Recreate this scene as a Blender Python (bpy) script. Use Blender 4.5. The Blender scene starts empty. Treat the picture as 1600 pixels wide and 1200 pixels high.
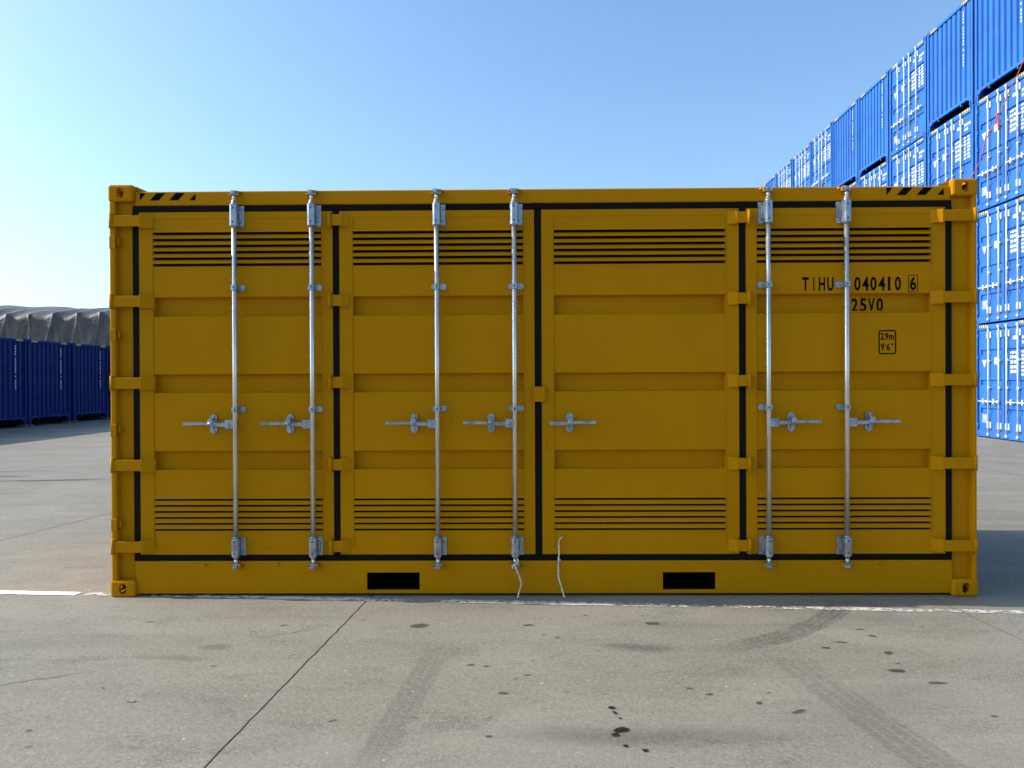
import bpy, bmesh, math, random
from mathutils import Vector, Matrix
R = math.radians
random.seed(7)
sc = bpy.context.scene

# ------------------------------------------------------------------ camera
YAW, PITCH, ROLL = -0.0123035804, -0.00481154983, -0.00433562111
cy, sy = math.cos(YAW), math.sin(YAW); cp, sp = math.cos(PITCH), math.sin(PITCH); cr, sr = math.cos(ROLL), math.sin(ROLL)
fw = Vector((sy*cp, cy*cp, sp)); rt = Vector((cy, -sy, 0)); up = rt.cross(fw)
r2 = cr*rt + sr*up; u2 = -sr*rt + cr*up
cam = bpy.data.cameras.new('camera'); camo = bpy.data.objects.new('camera', cam)
sc.collection.objects.link(camo); sc.camera = camo
cam.sensor_width = 36; cam.lens = 27.0; cam.clip_start = 0.1; cam.clip_end = 3000
m = Matrix((r2, u2, -fw)).transposed().to_4x4(); m.translation = Vector((2.89546568, -5.34998545, 1.51231596))
camo.matrix_world = m

# ------------------------------------------------------------------ sky, sun, exposure
SUN_EL, SUN_T = 35.0, 3.2            # height above horizon, degrees behind the container's long axis
world = bpy.data.worlds.new('World'); sc.world = world; world.use_nodes = True
wn = world.node_tree; bg = wn.nodes['Background']
sky = wn.nodes.new('ShaderNodeTexSky'); sky.sky_type = 'NISHITA'; sky.sun_disc = False
sky.sun_elevation = R(SUN_EL); sky.sun_rotation = R(-90 + SUN_T)
sky.air_density = 1.0; sky.dust_density = 2.2; sky.ozone_density = 1.3; sky.altitude = 50
tint = wn.nodes.new('ShaderNodeMix'); tint.data_type = 'RGBA'; tint.blend_type = 'MULTIPLY'; tint.inputs[0].default_value = 1
tint.inputs[7].default_value = (1.21, 1.48, 1.65, 1)
wn.links.new(sky.outputs[0], tint.inputs[6]); wn.links.new(tint.outputs[2], bg.inputs[0]); bg.inputs[1].default_value = 0.135
sun = bpy.data.lights.new('sun', 'SUN'); suno = bpy.data.objects.new('sun', sun); sc.collection.objects.link(suno)
sun.energy = 5.0; sun.angle = R(0.53); sun.color = (1.0, 0.94, 0.84)
d = Vector((math.cos(R(SUN_EL))*math.cos(R(SUN_T)), -math.cos(R(SUN_EL))*math.sin(R(SUN_T)), -math.sin(R(SUN_EL))))
suno.rotation_euler = d.to_track_quat('-Z', 'Y').to_euler()
sc.view_settings.view_transform = 'Standard'; sc.view_settings.look = 'None'
sc.view_settings.exposure = 0.25; sc.view_settings.gamma = 1.0

# ------------------------------------------------------------------ node helpers
class NT:
    def __init__(s, name):
        s.m = bpy.data.materials.new(name); s.m.use_nodes = True
        s.t = s.m.node_tree; s.b = s.t.nodes['Principled BSDF']; s.out = s.t.nodes['Material Output']
    def n(s, typ, ins=None, **kw):
        o = s.t.nodes.new(typ)
        for k, v in kw.items(): setattr(o, k, v)
        for k, v in (ins or {}).items():
            if isinstance(v, bpy.types.NodeSocket): s.t.links.new(v, o.inputs[k])
            else: o.inputs[k].default_value = v
        return o
    def coord(s, k='Object'): return s.n('ShaderNodeTexCoord').outputs[k]
    def map(s, v, loc=(0,0,0), rot=(0,0,0), sc=(1,1,1), typ='POINT'):
        return s.n('ShaderNodeMapping', {'Vector': v, 'Location': loc, 'Rotation': rot, 'Scale': sc}, vector_type=typ).outputs[0]
    def noise(s, v, scale, detail=4, rough=.55, dist=0):
        return s.n('ShaderNodeTexNoise', {'Vector': v, 'Scale': scale, 'Detail': detail, 'Roughness': rough, 'Distortion': dist}).outputs[0]
    def mr(s, v, a, b, c=0., d=1., smooth=True):
        return s.n('ShaderNodeMapRange', {0: v, 1: a, 2: b, 3: c, 4: d}, interpolation_type='SMOOTHSTEP' if smooth else 'LINEAR').outputs[0]
    def math(s, op, a, b=0.):
        return s.n('ShaderNodeMath', {0: a, 1: b}, operation=op).outputs[0]
    def mix(s, f, a, b, mode='MIX'):
        o = s.n('ShaderNodeMix', data_type='RGBA', blend_type=mode)
        for i, v in ((0, f), (6, a), (7, b)):
            if isinstance(v, bpy.types.NodeSocket): s.t.links.new(v, o.inputs[i])
            else: o.inputs[i].default_value = v if i == 0 else (*v, 1) if len(v) == 3 else v
        return o.outputs[2]
    def bump(s, h, strength=.3, dist=.002):
        b = s.n('ShaderNodeBump', {'Height': h, 'Strength': strength, 'Distance': dist}); s.t.links.new(b.outputs[0], s.b.inputs['Normal'])
    def set(s, **kw):
        for k, v in kw.items():
            k = {'color': 'Base Color', 'rough': 'Roughness', 'metal': 'Metallic', 'coat': 'Coat Weight', 'coatr': 'Coat Roughness', 'alpha': 'Alpha', 'spec': 'Specular IOR Level'}[k]
            if isinstance(v, bpy.types.NodeSocket): s.t.links.new(v, s.b.inputs[k])
            else: s.b.inputs[k].default_value = (*v, 1) if isinstance(v, tuple) else v
        return s.m

def paint(name, col, rough=.38, var=.06, dirt=(.25,.2,.15), dirt_amt=.15, wav=.25, world_co=False, spec=.35):
    t = NT(name); c = t.coord()
    if world_co: c = t.n('ShaderNodeNewGeometry').outputs['Position']
    big = t.noise(c, .9, 3); fine = t.noise(c, 22, 6, .6)
    streak = t.noise(t.map(c, sc=(9, 9, .5)), 2.2, 5, .6)
    hi = tuple(min(1, x*(1+var)) for x in col); lo = tuple(x*(1-var) for x in col)
    k = t.mix(t.mr(big, .3, .7), lo, hi)
    k = t.mix(t.math('MULTIPLY', t.mr(streak, .52, .78), dirt_amt), k, dirt)
    k = t.mix(t.math('MULTIPLY', t.mr(fine, .58, .8), dirt_amt*.6), k, dirt)
    oi = t.n('ShaderNodeObjectInfo').outputs['Random']
    k = t.mix(1.0, k, t.n('ShaderNodeCombineColor', {0: t.mr(oi, 0, 1, 1-var*.45, 1+var*.45), 1: t.mr(oi, 0, 1, 1-var*.4, 1+var*.4), 2: t.mr(oi, 0, 1, 1-var*.3, 1+var*.3)}).outputs[0], 'MULTIPLY')
    t.bump(t.math('ADD', t.math('MULTIPLY', t.noise(c, 5, 2), 1.0), t.math('MULTIPLY', t.noise(c, 160, 2), .05)), wav, .006)
    return t.set(color=k, rough=t.mr(t.noise(c, 3, 4), .3, .7, rough-.06, rough+.10), spec=spec)
def plain(name, col, rough=.5, metal=0., var=.12, scale=14, spec=.3):
    t = NT(name); c = t.coord(); n = t.noise(c, scale, 5)
    k = t.mix(t.mr(n, .3, .7), tuple(x*(1-var) for x in col), tuple(min(1, x*(1+var)) for x in col))
    t.bump(t.noise(c, 60, 3), .15, .001)
    return t.set(color=k, rough=t.mr(n, .3, .7, max(.05, rough-.08), rough+.08), metal=metal, spec=spec)

M = {}
M['yellow'] = paint('yellow_paint', (.470, .196, .0008), .45, .035, (.20,.09,.004), .12, spec=.05)
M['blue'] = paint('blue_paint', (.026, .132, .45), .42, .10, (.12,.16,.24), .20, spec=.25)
M['navy'] = paint('dark_blue', (.004, .018, .125), .5, .10, (.02,.03,.08), .20, spec=.12)  # darker blue base colour than the stack's, used on the left row
M['rubber'] = plain('black_rubber', (.006, .005, .005), .6, spec=.08)
M['black'] = plain('black_vinyl', (.006, .005, .004), .7, spec=.02)
M['inside'] = plain('inner_shade_black', (.008, .006, .005), .85, spec=.05)  # darkness inside fork pockets and gooseneck tunnels, put into the colour
M['galv'] = plain('galvanised_steel', (.33, .36, .40), .34, .75, .25, 20)
M['rod'] = plain('galvanised_tube', (.66, .66, .64), .30, .85, .08, 6)
M['galvw'] = plain('bright_galvanised_steel', (.55, .60, .64), .5, .25, .1, 9)
M['louvre'] = plain('louvre_inner_shade', (.060,.030,.004), .9, spec=.02)  # slots are closed grooves; dark colour stands for the unlit space behind
M['bolt'] = plain('drilled_rivet_steel', (.03, .03, .035), .6, .3)
M['white'] = plain('white_vinyl', (.50, .54, .58), .45)
M['cyan'] = plain('pale_sticker', (.50, .72, .78), .45)
M['greyst'] = plain('grey_plate', (.38, .40, .42), .5, .3)
M['grey_seal'] = plain('grey_seal', (.12, .14, .15), .6)
M['hazy'] = plain('yellow_vinyl', (.80, .60, .20), .45)
M['cream'] = plain('cream_rope', (.62, .58, .48), .9)
M['red'] = plain('red_strap', (.55, .07, .05), .7)
M['wood'] = plain('dunnage_timber', (.12, .085, .06), .85)

# ------------------------------------------------------------------ mesh helpers
def box(bm, x0, x1, y0, y1, z0, z1, bev=0):
    vs = [bm.verts.new(p) for p in ((x0,y0,z0),(x1,y0,z0),(x1,y1,z0),(x0,y1,z0),(x0,y0,z1),(x1,y0,z1),(x1,y1,z1),(x0,y1,z1))]
    fs = [bm.faces.new([vs[i] for i in f]) for f in ((0,3,2,1),(4,5,6,7),(0,1,5,4),(1,2,6,5),(2,3,7,6),(3,0,4,7))]
    if bev:
        es = list({e for f in fs for e in f.edges})
        bmesh.ops.bevel(bm, geom=es, offset=bev, segments=2, profile=.5, affect='EDGES')
def prism(bm, pts, axis, a, b):
    """pts in the two other axes; extruded from a to b along axis"""
    def P(p, q):
        return (q, p[0], p[1]) if axis == 'x' else (p[0], q, p[1]) if axis == 'y' else (p[0], p[1], q)
    A = [bm.verts.new(P(p, a)) for p in pts]; B = [bm.verts.new(P(p, b)) for p in pts]
    bm.faces.new(A); bm.faces.new(B[::-1]); n = len(pts)
    for i in range(n): bm.faces.new((A[i], B[i], B[(i+1)%n], A[(i+1)%n]))
def tube(bm, pts, r, n=12, cap=True):
    rings = []; pts = [Vector(p) for p in pts]
    rr = r if isinstance(r, (list, tuple)) else [r]*len(pts)
    for i, p in enumerate(pts):
        t = (pts[min(i+1, len(pts)-1)] - pts[max(i-1, 0)]).normalized()
        a = Vector((0,0,1)) if abs(t.z) < .9 else Vector((1,0,0))
        u = t.cross(a).normalized(); v = t.cross(u)
        rings.append([bm.verts.new(p + rr[i]*(math.cos(2*math.pi*k/n)*u + math.sin(2*math.pi*k/n)*v)) for k in range(n)])
    for A, B in zip(rings, rings[1:]):
        for k in range(n):
            f = bm.faces.new((A[k], A[(k+1)%n], B[(k+1)%n], B[k])); f.smooth = True
    if cap: bm.faces.new(rings[0][::-1]); bm.faces.new(rings[-1])
def stadium(cx, cz, w, h, n=6):
    r = min(w, h)/2; o = []
    for (sx, sz, a0) in ((1,1,0),(-1,1,90),(-1,-1,180),(1,-1,270)):
        for k in range(n+1):
            a = R(a0 + 90*k/n); o.append((cx + sx*(w/2-r) + r*math.cos(a), cz + sz*(h/2-r) + r*math.sin(a)))
    return o
def quad(bm, ps): return bm.faces.new([bm.verts.new(p) for p in ps])
def mesh(name, bm, mat, recalc=True):
    if recalc: bmesh.ops.recalc_face_normals(bm, faces=bm.faces[:])
    me = bpy.data.meshes.new(name); bm.to_mesh(me); bm.free(); me.materials.append(mat); return me
def obj(name, bm, mat, parent=None, recalc=True):
    me = bm if isinstance(bm, bpy.types.Mesh) else mesh(name, bm, mat, recalc)
    o = bpy.data.objects.new(name, me); sc.collection.objects.link(o); o.parent = parent; return o
def tag(o, label=None, cat=None, group=None, kind=None):
    for k, v in (('label', label), ('category', cat), ('group', group), ('kind', kind)):
        if v: o[k] = v
    return o
def empty(name, loc=(0,0,0), rz=0):
    o = bpy.data.objects.new(name, None); sc.collection.objects.link(o); o.location = loc; o.rotation_euler.z = rz
    o.empty_display_size = .3; return o
KIDS = {}
def copy_tree(o, parent=None):
    c = o.copy(); sc.collection.objects.link(c); c.parent = parent
    for ch in list(o.children): copy_tree(ch, c)
    return c
def casting_mesh(name, mat, w, dpt, h, zc):
    """hollow ISO corner casting: w along x, dpt along y, h along z; zc = +1 when the opening faces up"""
    bm = bmesh.new(); box(bm, 0, w, 0, dpt, 0, h, .016); me = mesh('tmp', bm, mat)
    o = bpy.data.objects.new('tmp', me); sc.collection.objects.link(o); cut = []
    def cutter(fn):
        b = bmesh.new(); fn(b); bmesh.ops.recalc_face_normals(b, faces=b.faces[:])
        mm = bpy.data.meshes.new('c'); b.to_mesh(mm); b.free()
        c = bpy.data.objects.new('c', mm); sc.collection.objects.link(c); cut.append(c)
        md = o.modifiers.new('b', 'BOOLEAN'); md.operation = 'DIFFERENCE'; md.object = c; md.solver = 'EXACT'
    cutter(lambda b: box(b, .028, w-.028, .028, dpt-.028, .026, h-.026))
    hz = h*.5
    cutter(lambda b: prism(b, stadium(w*.5, hz, .050, .074), 'y', -.05, .05))
    cutter(lambda b: prism(b, stadium(dpt*.5, hz, .074, .050), 'x', -.05, w+.05))
    if zc > 0: cutter(lambda b: prism(b, stadium(w*.5, dpt*.5, .062, .11), 'z', h-.05, h+.05))
    else: cutter(lambda b: prism(b, stadium(w*.5, dpt*.5, .062, .11), 'z', -.05, .05))
    dg = bpy.context.evaluated_depsgraph_get(); dg.update()
    me2 = bpy.data.meshes.new_from_object(o.evaluated_get(dg)); me2.name = name
    for c in cut: bpy.data.objects.remove(c)
    bpy.data.objects.remove(o); me2.materials.clear(); me2.materials.append(mat); return me2
def glyphs(items, y, mat, name, parent, depth=.0008):
    """items: (char, centre x, centre z, w, h) -> flat letters facing -Y, joined into one mesh"""
    out = bmesh.new()
    for (ch, gx, gz, w, h) in items:
        cu = bpy.data.curves.new('t', 'FONT'); cu.body = ch; cu.size = 1; cu.offset = .026; cu.resolution_u = 5
        o = bpy.data.objects.new('t', cu); sc.collection.objects.link(o)
        dg = bpy.context.evaluated_depsgraph_get(); dg.update()
        me = bpy.data.meshes.new_from_object(o.evaluated_get(dg))
        xs = [v.co.x for v in me.vertices]; ys = [v.co.y for v in me.vertices]
        x0, x1, y0, y1 = min(xs), max(xs), min(ys), max(ys)
        b = bmesh.new(); b.from_mesh(me)
        for v in b.verts:
            v.co = Vector((gx + ((v.co.x-x0)/(x1-x0)-.5)*w, y, gz + ((v.co.y-y0)/(y1-y0)-.5)*h))
        tm = bpy.data.meshes.new('x'); b.to_mesh(tm); b.free(); out.from_mesh(tm)
        bpy.data.meshes.remove(tm); bpy.data.meshes.remove(me); bpy.data.objects.remove(o); bpy.data.curves.remove(cu)
    return obj(name, out, mat, parent)

# ------------------------------------------------------------------ ground
# stains with a shape of their own: (x, y, rx, ry, rot, colour, amount, softness)
G, D, O = (.060,.056,.050), (.026,.023,.020), (.022,.008,.004)
SPOTS = [(2.26,-.63,.075,.055,8,G,.75,.25), (3.70,-.585,.06,.04,0,G,.45,.5), (3.60,-1.02,.17,.07,5,G,.5,.8), (3.44,-.98,.10,.05,0,G,.4,.9),
         (4.83,-1.36,.060,.032,-8,D,.9,.3), (4.60,-1.02,.032,.02,0,D,.8,.4), (4.72,-.93,.05,.016,-15,D,.8,.4), (4.93,-.70,.04,.012,0,D,.8,.4), (4.95,-.82,.03,.02,-40,D,.6,.4), (4.91,-1.10,.035,.03,30,D,.75,.5),
         (3.79,-1.66,.028,.016,0,D,.8,.4), (3.71,-1.59,.022,.012,0,D,.7,.4), (2.80,-1.65,.035,.02,0,G,.7,.5),
         (3.47,-2.10,.55,.10,2,G,.42,.9), (3.05,-2.06,.26,.09,0,G,.30,1.), (4.55,-1.80,.5,.28,20,G,.22,1.), (5.35,-1.98,.12,.045,0,G,.65,.6), (5.25,-2.16,.055,.035,0,D,.6,.6),
         (5.55,-1.66,.025,.015,0,D,.8,.4), (4.0,-1.76,.02,.02,0,D,.7,.4), (4.15,-1.85,.06,.02,30,G,.5,.5), (1.15,-1.00,.10,.06,0,G,.45,.7), (.95,-1.17,.26,.035,-6,G,.35,.8),
         (.42,-1.48,.26,.018,28,G,.55,.6), (-.05,-1.75,.04,.012,0,D,.7,.4), (-.25,-1.95,.05,.012,10,D,.8,.4), (.12,-.95,.5,.12,5,G,.22,1.), (1.5,-.75,.22,.012,30,G,.4,.6),
         (2.93,-.62,.05,.018,10,D,.55,.4), (3.02,-.80,.016,.008,0,D,.7,.3), (3.10,-.85,.020,.008,10,D,.6,.3), (3.30,-.42,.022,.010,-20,D,.5,.4), (4.08,-1.64,.012,.010,0,D,.7,.3), (4.95,-1.52,.07,.022,0,G,.55,.5), (2.62,-1.28,.03,.014,15,D,.6,.4), (2.70,-1.30,.02,.01,0,D,.6,.4), (2.92,-1.42,.03,.012,0,G,.7,.4),
         (.55,-.55,.05,.012,5,G,.6,.4), (1.42,-.62,.035,.016,20,G,.6,.4), (2.95,-1.22,.012,.008,0,D,.7,.3), (1.05,-1.75,.035,.014,0,G,.65,.4), (.75,-2.05,.018,.010,20,D,.7,.3), (2.05,-1.95,.03,.012,30,G,.6,.4), (2.75,-2.1,.02,.012,0,D,.6,.3), (5.0,-1.9,.02,.012,0,D,.7,.3), (5.9,-1.3,.05,.016,10,G,.6,.5),
         (-4.4,6.4,.9,.10,6,(.03,.033,.04),.9,.6), (-5.6,6.9,.7,.07,0,(.03,.033,.04),.9,.6), (-3.5,7.9,.9,.05,10,(.04,.043,.05),.8,.6), (-5.9,7.6,1.0,.06,8,(.04,.04,.05),.6,.6)]
# oil drips, dark brown
for (x, y, a) in ((3.303,-1.815,.022), (3.315,-1.875,.013), (3.310,-1.860,.012), (3.328,-1.925,.011), (3.325,-2.035,.036), (3.300,-2.050,.024), (3.288,-2.085,.024), (3.318,-2.185,.015), (3.392,-2.222,.017)):
    SPOTS.append((x, y, a, a*.9, 0, O, .96, .12))
def ground_material():
    t = NT('worn_concrete'); P = t.n('ShaderNodeNewGeometry').outputs['Position']
    warp = t.n('ShaderNodeTexNoise', {'Vector': P, 'Scale': 7.0, 'Detail': 4})
    dv = t.n('ShaderNodeVectorMath', {0: warp.outputs['Color'], 1: (.5,.5,.5)}, operation='SUBTRACT').outputs[0]
    dv2 = t.n('ShaderNodeVectorMath', {0: dv, 'Scale': .10}, operation='SCALE').outputs[0]
    PD = t.n('ShaderNodeVectorMath', {0: P, 1: dv2}, operation='ADD').outputs[0]
    dv3 = t.n('ShaderNodeVectorMath', {0: dv, 'Scale': .018}, operation='SCALE').outputs[0]
    PJ = t.n('ShaderNodeVectorMath', {0: P, 1: dv3}, operation='ADD').outputs[0]
    big = t.noise(P, .23, 5, .6); mid = t.noise(t.map(P, sc=(.6, 1.5, 1)), 1.3, 6, .62)
    fin = t.noise(P, 42, 8, .78); streak = t.noise(t.map(P, rot=(0,0,R(-3)), sc=(.16, 2.6, 1)), 1.6, 6, .65)
    col = t.mix(t.mr(big, .35, .68), (0.165, 0.145, 0.109), (0.215, 0.193, 0.149))
    col = t.mix(t.math('MULTIPLY', t.mr(mid, .42, .72), .55), col, (0.254, 0.230, 0.178))
    col = t.mix(t.math('MULTIPLY', t.mr(streak, .5, .72), .55), col, (0.121, 0.108, 0.085))
    blot = t.noise(t.map(P, loc=(3,7,0), sc=(1, 2, 1)), 2.1, 7, .68)
    col = t.mix(t.math('MULTIPLY', t.mr(blot, .52, .66), .50), col, (0.109, 0.097, 0.076))
    col = t.mix(.34, col, t.mix(t.mr(fin, .3, .7, smooth=False), (0.058, 0.050, 0.038), (0.373, 0.342, 0.270)))
    pat = t.noise(t.map(P, loc=(11,2,0), rot=(0,0,R(12)), sc=(.7, 1.3, 1)), .8, 3, .5, 1.2)
    col = t.mix(t.math('MULTIPLY', t.mr(pat, .48, .60), .28), col, (0.276, 0.254, 0.201))
    scr = t.noise(t.map(P, rot=(0,0,R(-24)), sc=(.35, 9, 1)), 3.0, 4, .7)
    col = t.mix(t.math('MULTIPLY', t.mr(scr, .66, .74), .30), col, (0.320, 0.305, 0.249))
    agg = t.n('ShaderNodeTexVoronoi', {'Vector': PD, 'Scale': 130.0, 'Randomness': 1.0}).outputs['Color']
    ag = t.n('ShaderNodeSeparateColor', {0: agg}).outputs[0]
    col = t.mix(t.math('MULTIPLY', t.mr(ag, .80, .86), t.math('MULTIPLY', t.mr(blot, .35, .65), .40)), col, (.080, .074, .062))
    col = t.mix(t.math('MULTIPLY', t.mr(ag, .20, .15), .30), col, (.36, .335, .285))
    gr = t.noise(t.map(P, loc=(5,1,0), rot=(0,0,R(8)), sc=(.8, 2.2, 1)), 4.5, 8, .75)
    col = t.mix(t.math('MULTIPLY', t.mr(gr, .58, .72), .50), col, (.100, .092, .078))
    fl = t.n('ShaderNodeTexVoronoi', {'Vector': t.map(PD, loc=(2,9,0), rot=(0,0,R(20)), sc=(1, 2.0, 1)), 'Scale': 3.2, 'Randomness': 1.0})
    fg = t.n('ShaderNodeSeparateColor', {0: fl.outputs['Color']})
    col = t.mix(t.math('MULTIPLY', t.math('MULTIPLY', t.mr(fl.outputs[0], .05, .11, 1, 0), t.mr(fg.outputs[0], .55, .60)), t.mr(fg.outputs[1], 0, 1, .15, .6)), col, (.075, .070, .060))
    # small pits and specks
    for sc_, th, c2, am in ((9, .060, (0.087, 0.088, 0.085), .75), (26, .075, (0.126, 0.124, 0.117), .6), (14, .045, (0.601, 0.621, 0.594), .6)):
        v = t.n('ShaderNodeTexVoronoi', {'Vector': t.map(PD, loc=(sc_, sc_*.3, 0), sc=(1, 1.4, 1)), 'Scale': sc_*.55, 'Randomness': 1.0})
        gate = t.mr(t.n('ShaderNodeSeparateColor', {0: v.outputs['Color']}).outputs[0], .72, .74)
        col = t.mix(t.math('MULTIPLY', t.math('MULTIPLY', t.mr(v.outputs[0], th, th*1.9, 1, 0), gate), am), col, c2)
    # broad soft stains stay in the slab's own colour; small crisp ones are thin films built below
    spots = [q_ for q_ in SPOTS if q_[7] > .55]
    for (x, y, rx, ry, rot, c, am, soft) in spots:
        src = PJ if soft < .2 else PD
        L = t.n('ShaderNodeVectorMath', {0: t.map(src, (x, y, 0), (0, 0, R(rot)), (rx, ry, 1), 'TEXTURE')}, operation='LENGTH').outputs['Value']
        col = t.mix(t.mr(L, max(0, 1-soft), 1+soft*.5, am, 0), col, c)
    # expansion joints between the slabs: (x, y) on it, heading from +Y
    hgt = t.math('MULTIPLY', fin, .35)
    for (x, y, ang, w, am) in ((1.735,-1.236,4.5,.0055,1.), (-1.98,2.65,8.9,.010,.75), (5.78,-.9,-4,.004,.6), (-5.9,6.0,7,.012,.5), (10.6,6,3,.012,.5), (14.2,6,3,.012,.4)):
        X = t.n('ShaderNodeSeparateXYZ', {0: t.map(PJ, (x, y, 0), (0, 0, R(-ang)), (1, 1, 1), 'TEXTURE')}).outputs[0]
        k = t.mr(t.math('ABSOLUTE', X), w*.55, w*1.25, am, 0)
        col = t.mix(k, col, (.02, .018, .016)); hgt = t.math('SUBTRACT', hgt, t.math('MULTIPLY', k, 1.6))
    for (x, y, ang, w, am) in ((0,4.9,88,.010,.5), (0,-3.6,86,.006,.8), (0,12.2,88,.02,.4)):
        X = t.n('ShaderNodeSeparateXYZ', {0: t.map(PJ, (x, y, 0), (0, 0, R(ang)), (1, 1, 1), 'TEXTURE')}).outputs[0]
        col = t.mix(t.mr(t.math('ABSOLUTE', X), w*.55, w*1.25, am, 0), col, (.03, .028, .026))
    # hairline cracks
    cr_ = t.n('ShaderNodeTexVoronoi', {'Vector': t.n('ShaderNodeVectorMath', {0: P, 1: t.n('ShaderNodeVectorMath', {0: dv, 'Scale': .5}, operation='SCALE').outputs[0]}, operation='ADD').outputs[0], 'Scale': .42}, feature='DISTANCE_TO_EDGE').outputs[0]
    col = t.mix(t.math('MULTIPLY', t.mr(cr_, .0006, .0022, .5, 0), t.mr(t.noise(P, .8, 3), .55, .62)), col, (.06,.056,.05))
    hgt = t.math('ADD', hgt, t.math('MULTIPLY', t.noise(P, 110, 3, .7), .25))
    t.bump(hgt, .40, .005)
    return t.set(color=col, rough=t.mr(mid, .3, .7, .72, .92), spec=.35)
bm = bmesh.new()
N = 40
xs = [-400,-150,-60] + [-30+60*i/N for i in range(N+1)] + [60,150,400]
ys = [-40,-15] + [-8+60*i/N for i in range(N+1)] + [80,200,900]
vv = [[bm.verts.new((x, y, 0)) for x in xs] for y in ys]
for j in range(len(ys)-1):
    for i in range(len(xs)-1): bm.faces.new((vv[j][i], vv[j][i+1], vv[j+1][i+1], vv[j+1][i]))
tag(obj('ground', bm, ground_material()), 'weathered concrete yard slab with joints and oil spots', 'ground', kind='structure')

def worn(name, col, thr, rough=.7, scale=18, edge=True, amt=1.0, tread=False):
    t = NT(name); P = t.n('ShaderNodeNewGeometry').outputs['Position']; uv = t.n('ShaderNodeUVMap').outputs[0]
    s = t.n('ShaderNodeSeparateXYZ', {0: uv}); v = s.outputs[1]; u = s.outputs[0]
    a = t.noise(P, scale, 7, .72); b = t.noise(P, 1.1, 4, .6)
    e = t.math('ABSOLUTE', t.math('SUBTRACT', v, .5))
    w = t.math('ADD', t.math('MULTIPLY', a, .7), t.math('MULTIPLY', b, .5))
    w = t.math('SUBTRACT', w, t.math('MULTIPLY', t.mr(e, .30, .5), .32))
    al = t.mr(w, thr-.06, thr+.06, 0, amt)
    if tread:
        rib = t.mr(t.math('SINE', t.math('MULTIPLY', v, 31)), -.9, -.3, .35, 1.)
        g = t.math('SINE', t.math('MULTIPLY', t.math('ADD', u, t.math('MULTIPLY', e, .06)), 150)); h = t.math('SINE', t.math('MULTIPLY', v, 30))
        al = t.math('MULTIPLY', t.math('MULTIPLY', al, rib), t.mr(t.math('MULTIPLY', g, h), -.5, .5, .6, 1.)); al = t.math('MULTIPLY', al, t.mr(e, .36, .5, 1, 0))
        al = t.math('MULTIPLY', al, t.math('MULTIPLY', t.mr(u, 0, .5), t.mr(u, 1.25, 1.7, 1, 0)))
    return t.set(color=t.mix(t.mr(a, .3, .7), tuple(c*.85 for c in col), col), rough=rough, alpha=al)
def strip(name, pts, w, mat, z, label, cat, taper=False):
    bm = bmesh.new(); L = bm.loops.layers.uv.new('UVMap'); A = []; dist = 0; us = []
    for i, p in enumerate(pts):
        p = Vector(p); q0 = Vector(pts[max(i-1,0)]); q1 = Vector(pts[min(i+1,len(pts)-1)]); tt = (q1-q0).normalized(); nn = Vector((-tt.y, tt.x))
        if i: dist += (p-Vector(pts[i-1])).length
        us.append(dist); ww = w[i] if isinstance(w, (list, tuple)) else w
        A.append((bm.verts.new((*(p-nn*ww/2), z)), bm.verts.new((*(p+nn*ww/2), z))))
    for i in range(len(A)-1):
        f = bm.faces.new((A[i][0], A[i+1][0], A[i+1][1], A[i][1]))
        for l, c in zip(f.loops, ((us[i],0),(us[i+1],0),(us[i+1],1),(us[i],1))): l[L].uv = c
    return tag(obj(name, bm, mat, recalc=False), label, cat, kind='structure')
def stain_mat(name, col, amt):
    t = NT(name); P = t.n('ShaderNodeNewGeometry').outputs['Position']; uv = t.n('ShaderNodeUVMap').outputs[0]
    r_ = t.n('ShaderNodeVectorMath', {0: uv}, operation='LENGTH').outputs['Value']
    e = t.math('ADD', r_, t.math('MULTIPLY', t.math('SUBTRACT', t.noise(P, 45, 5, .7), .5), 1.1))
    return t.set(color=col, rough=.8, spec=.2, alpha=t.math('MULTIPLY', t.mr(e, .62, .86, 1, 0), t.mr(t.noise(P, 90, 3), .3, .6, amt*.7, amt)))
films = {}
for q_ in SPOTS:
    if q_[7] <= .55: films.setdefault(q_[5], []).append(q_)
rs = random.Random(5)
for _ in range(14):      # scattered small drips and scuffs over the near slabs
    y_ = rs.uniform(-2.6, -.45); films[D].append((rs.uniform(-1.2, 7), y_, rs.uniform(.006,.022), rs.uniform(.004,.010), rs.uniform(-30,30), D, rs.uniform(.4,.8), .3))
zf = .0022
for col_, lst, nm_, lb_ in ((G, films.get(G, []), 'stain', 'flat grey stains on the concrete in front of the yellow container'), (D, films[D], 'stain', 'small dark grease marks scattered over the concrete'), (O, films[O], 'oil_stain', 'trail of dark brown oil drops on the near concrete')):
    bm = bmesh.new(); L = bm.loops.layers.uv.new('UVMap')
    for (x, y, rx, ry, rot, c, am, soft) in lst:
        a_ = R(rot); zf += .00003; ca, sa = math.cos(a_), math.sin(a_); k_ = 1.35
        P4 = []
        for (u, v) in ((-1,-1),(1,-1),(1,1),(-1,1)):
            px, py = u*rx*k_, v*ry*k_; P4.append(bm.verts.new((x+ca*px-sa*py, y+sa*px+ca*py, zf)))
        f = bm.faces.new(P4)
        for l, uvv in zip(f.loops, ((-k_,-k_),(k_,-k_),(k_,k_),(-k_,k_))): l[L].uv = uvv
    tag(obj(nm_, bm, stain_mat(nm_+'_film', col_, .95 if col_ is O else .62), recalc=False), lb_, 'stain', kind='structure')
mw = worn('worn_white_paint', (.60,.58,.53), .585); mf = worn('fresh_white_paint', (.80,.79,.77), .36)
strip('painted_line', [(-6, .49), (-.86,.125), (-.27,.083)], .10, mf, .004, 'thick white painted line left of the yellow container', 'road marking')
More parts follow.
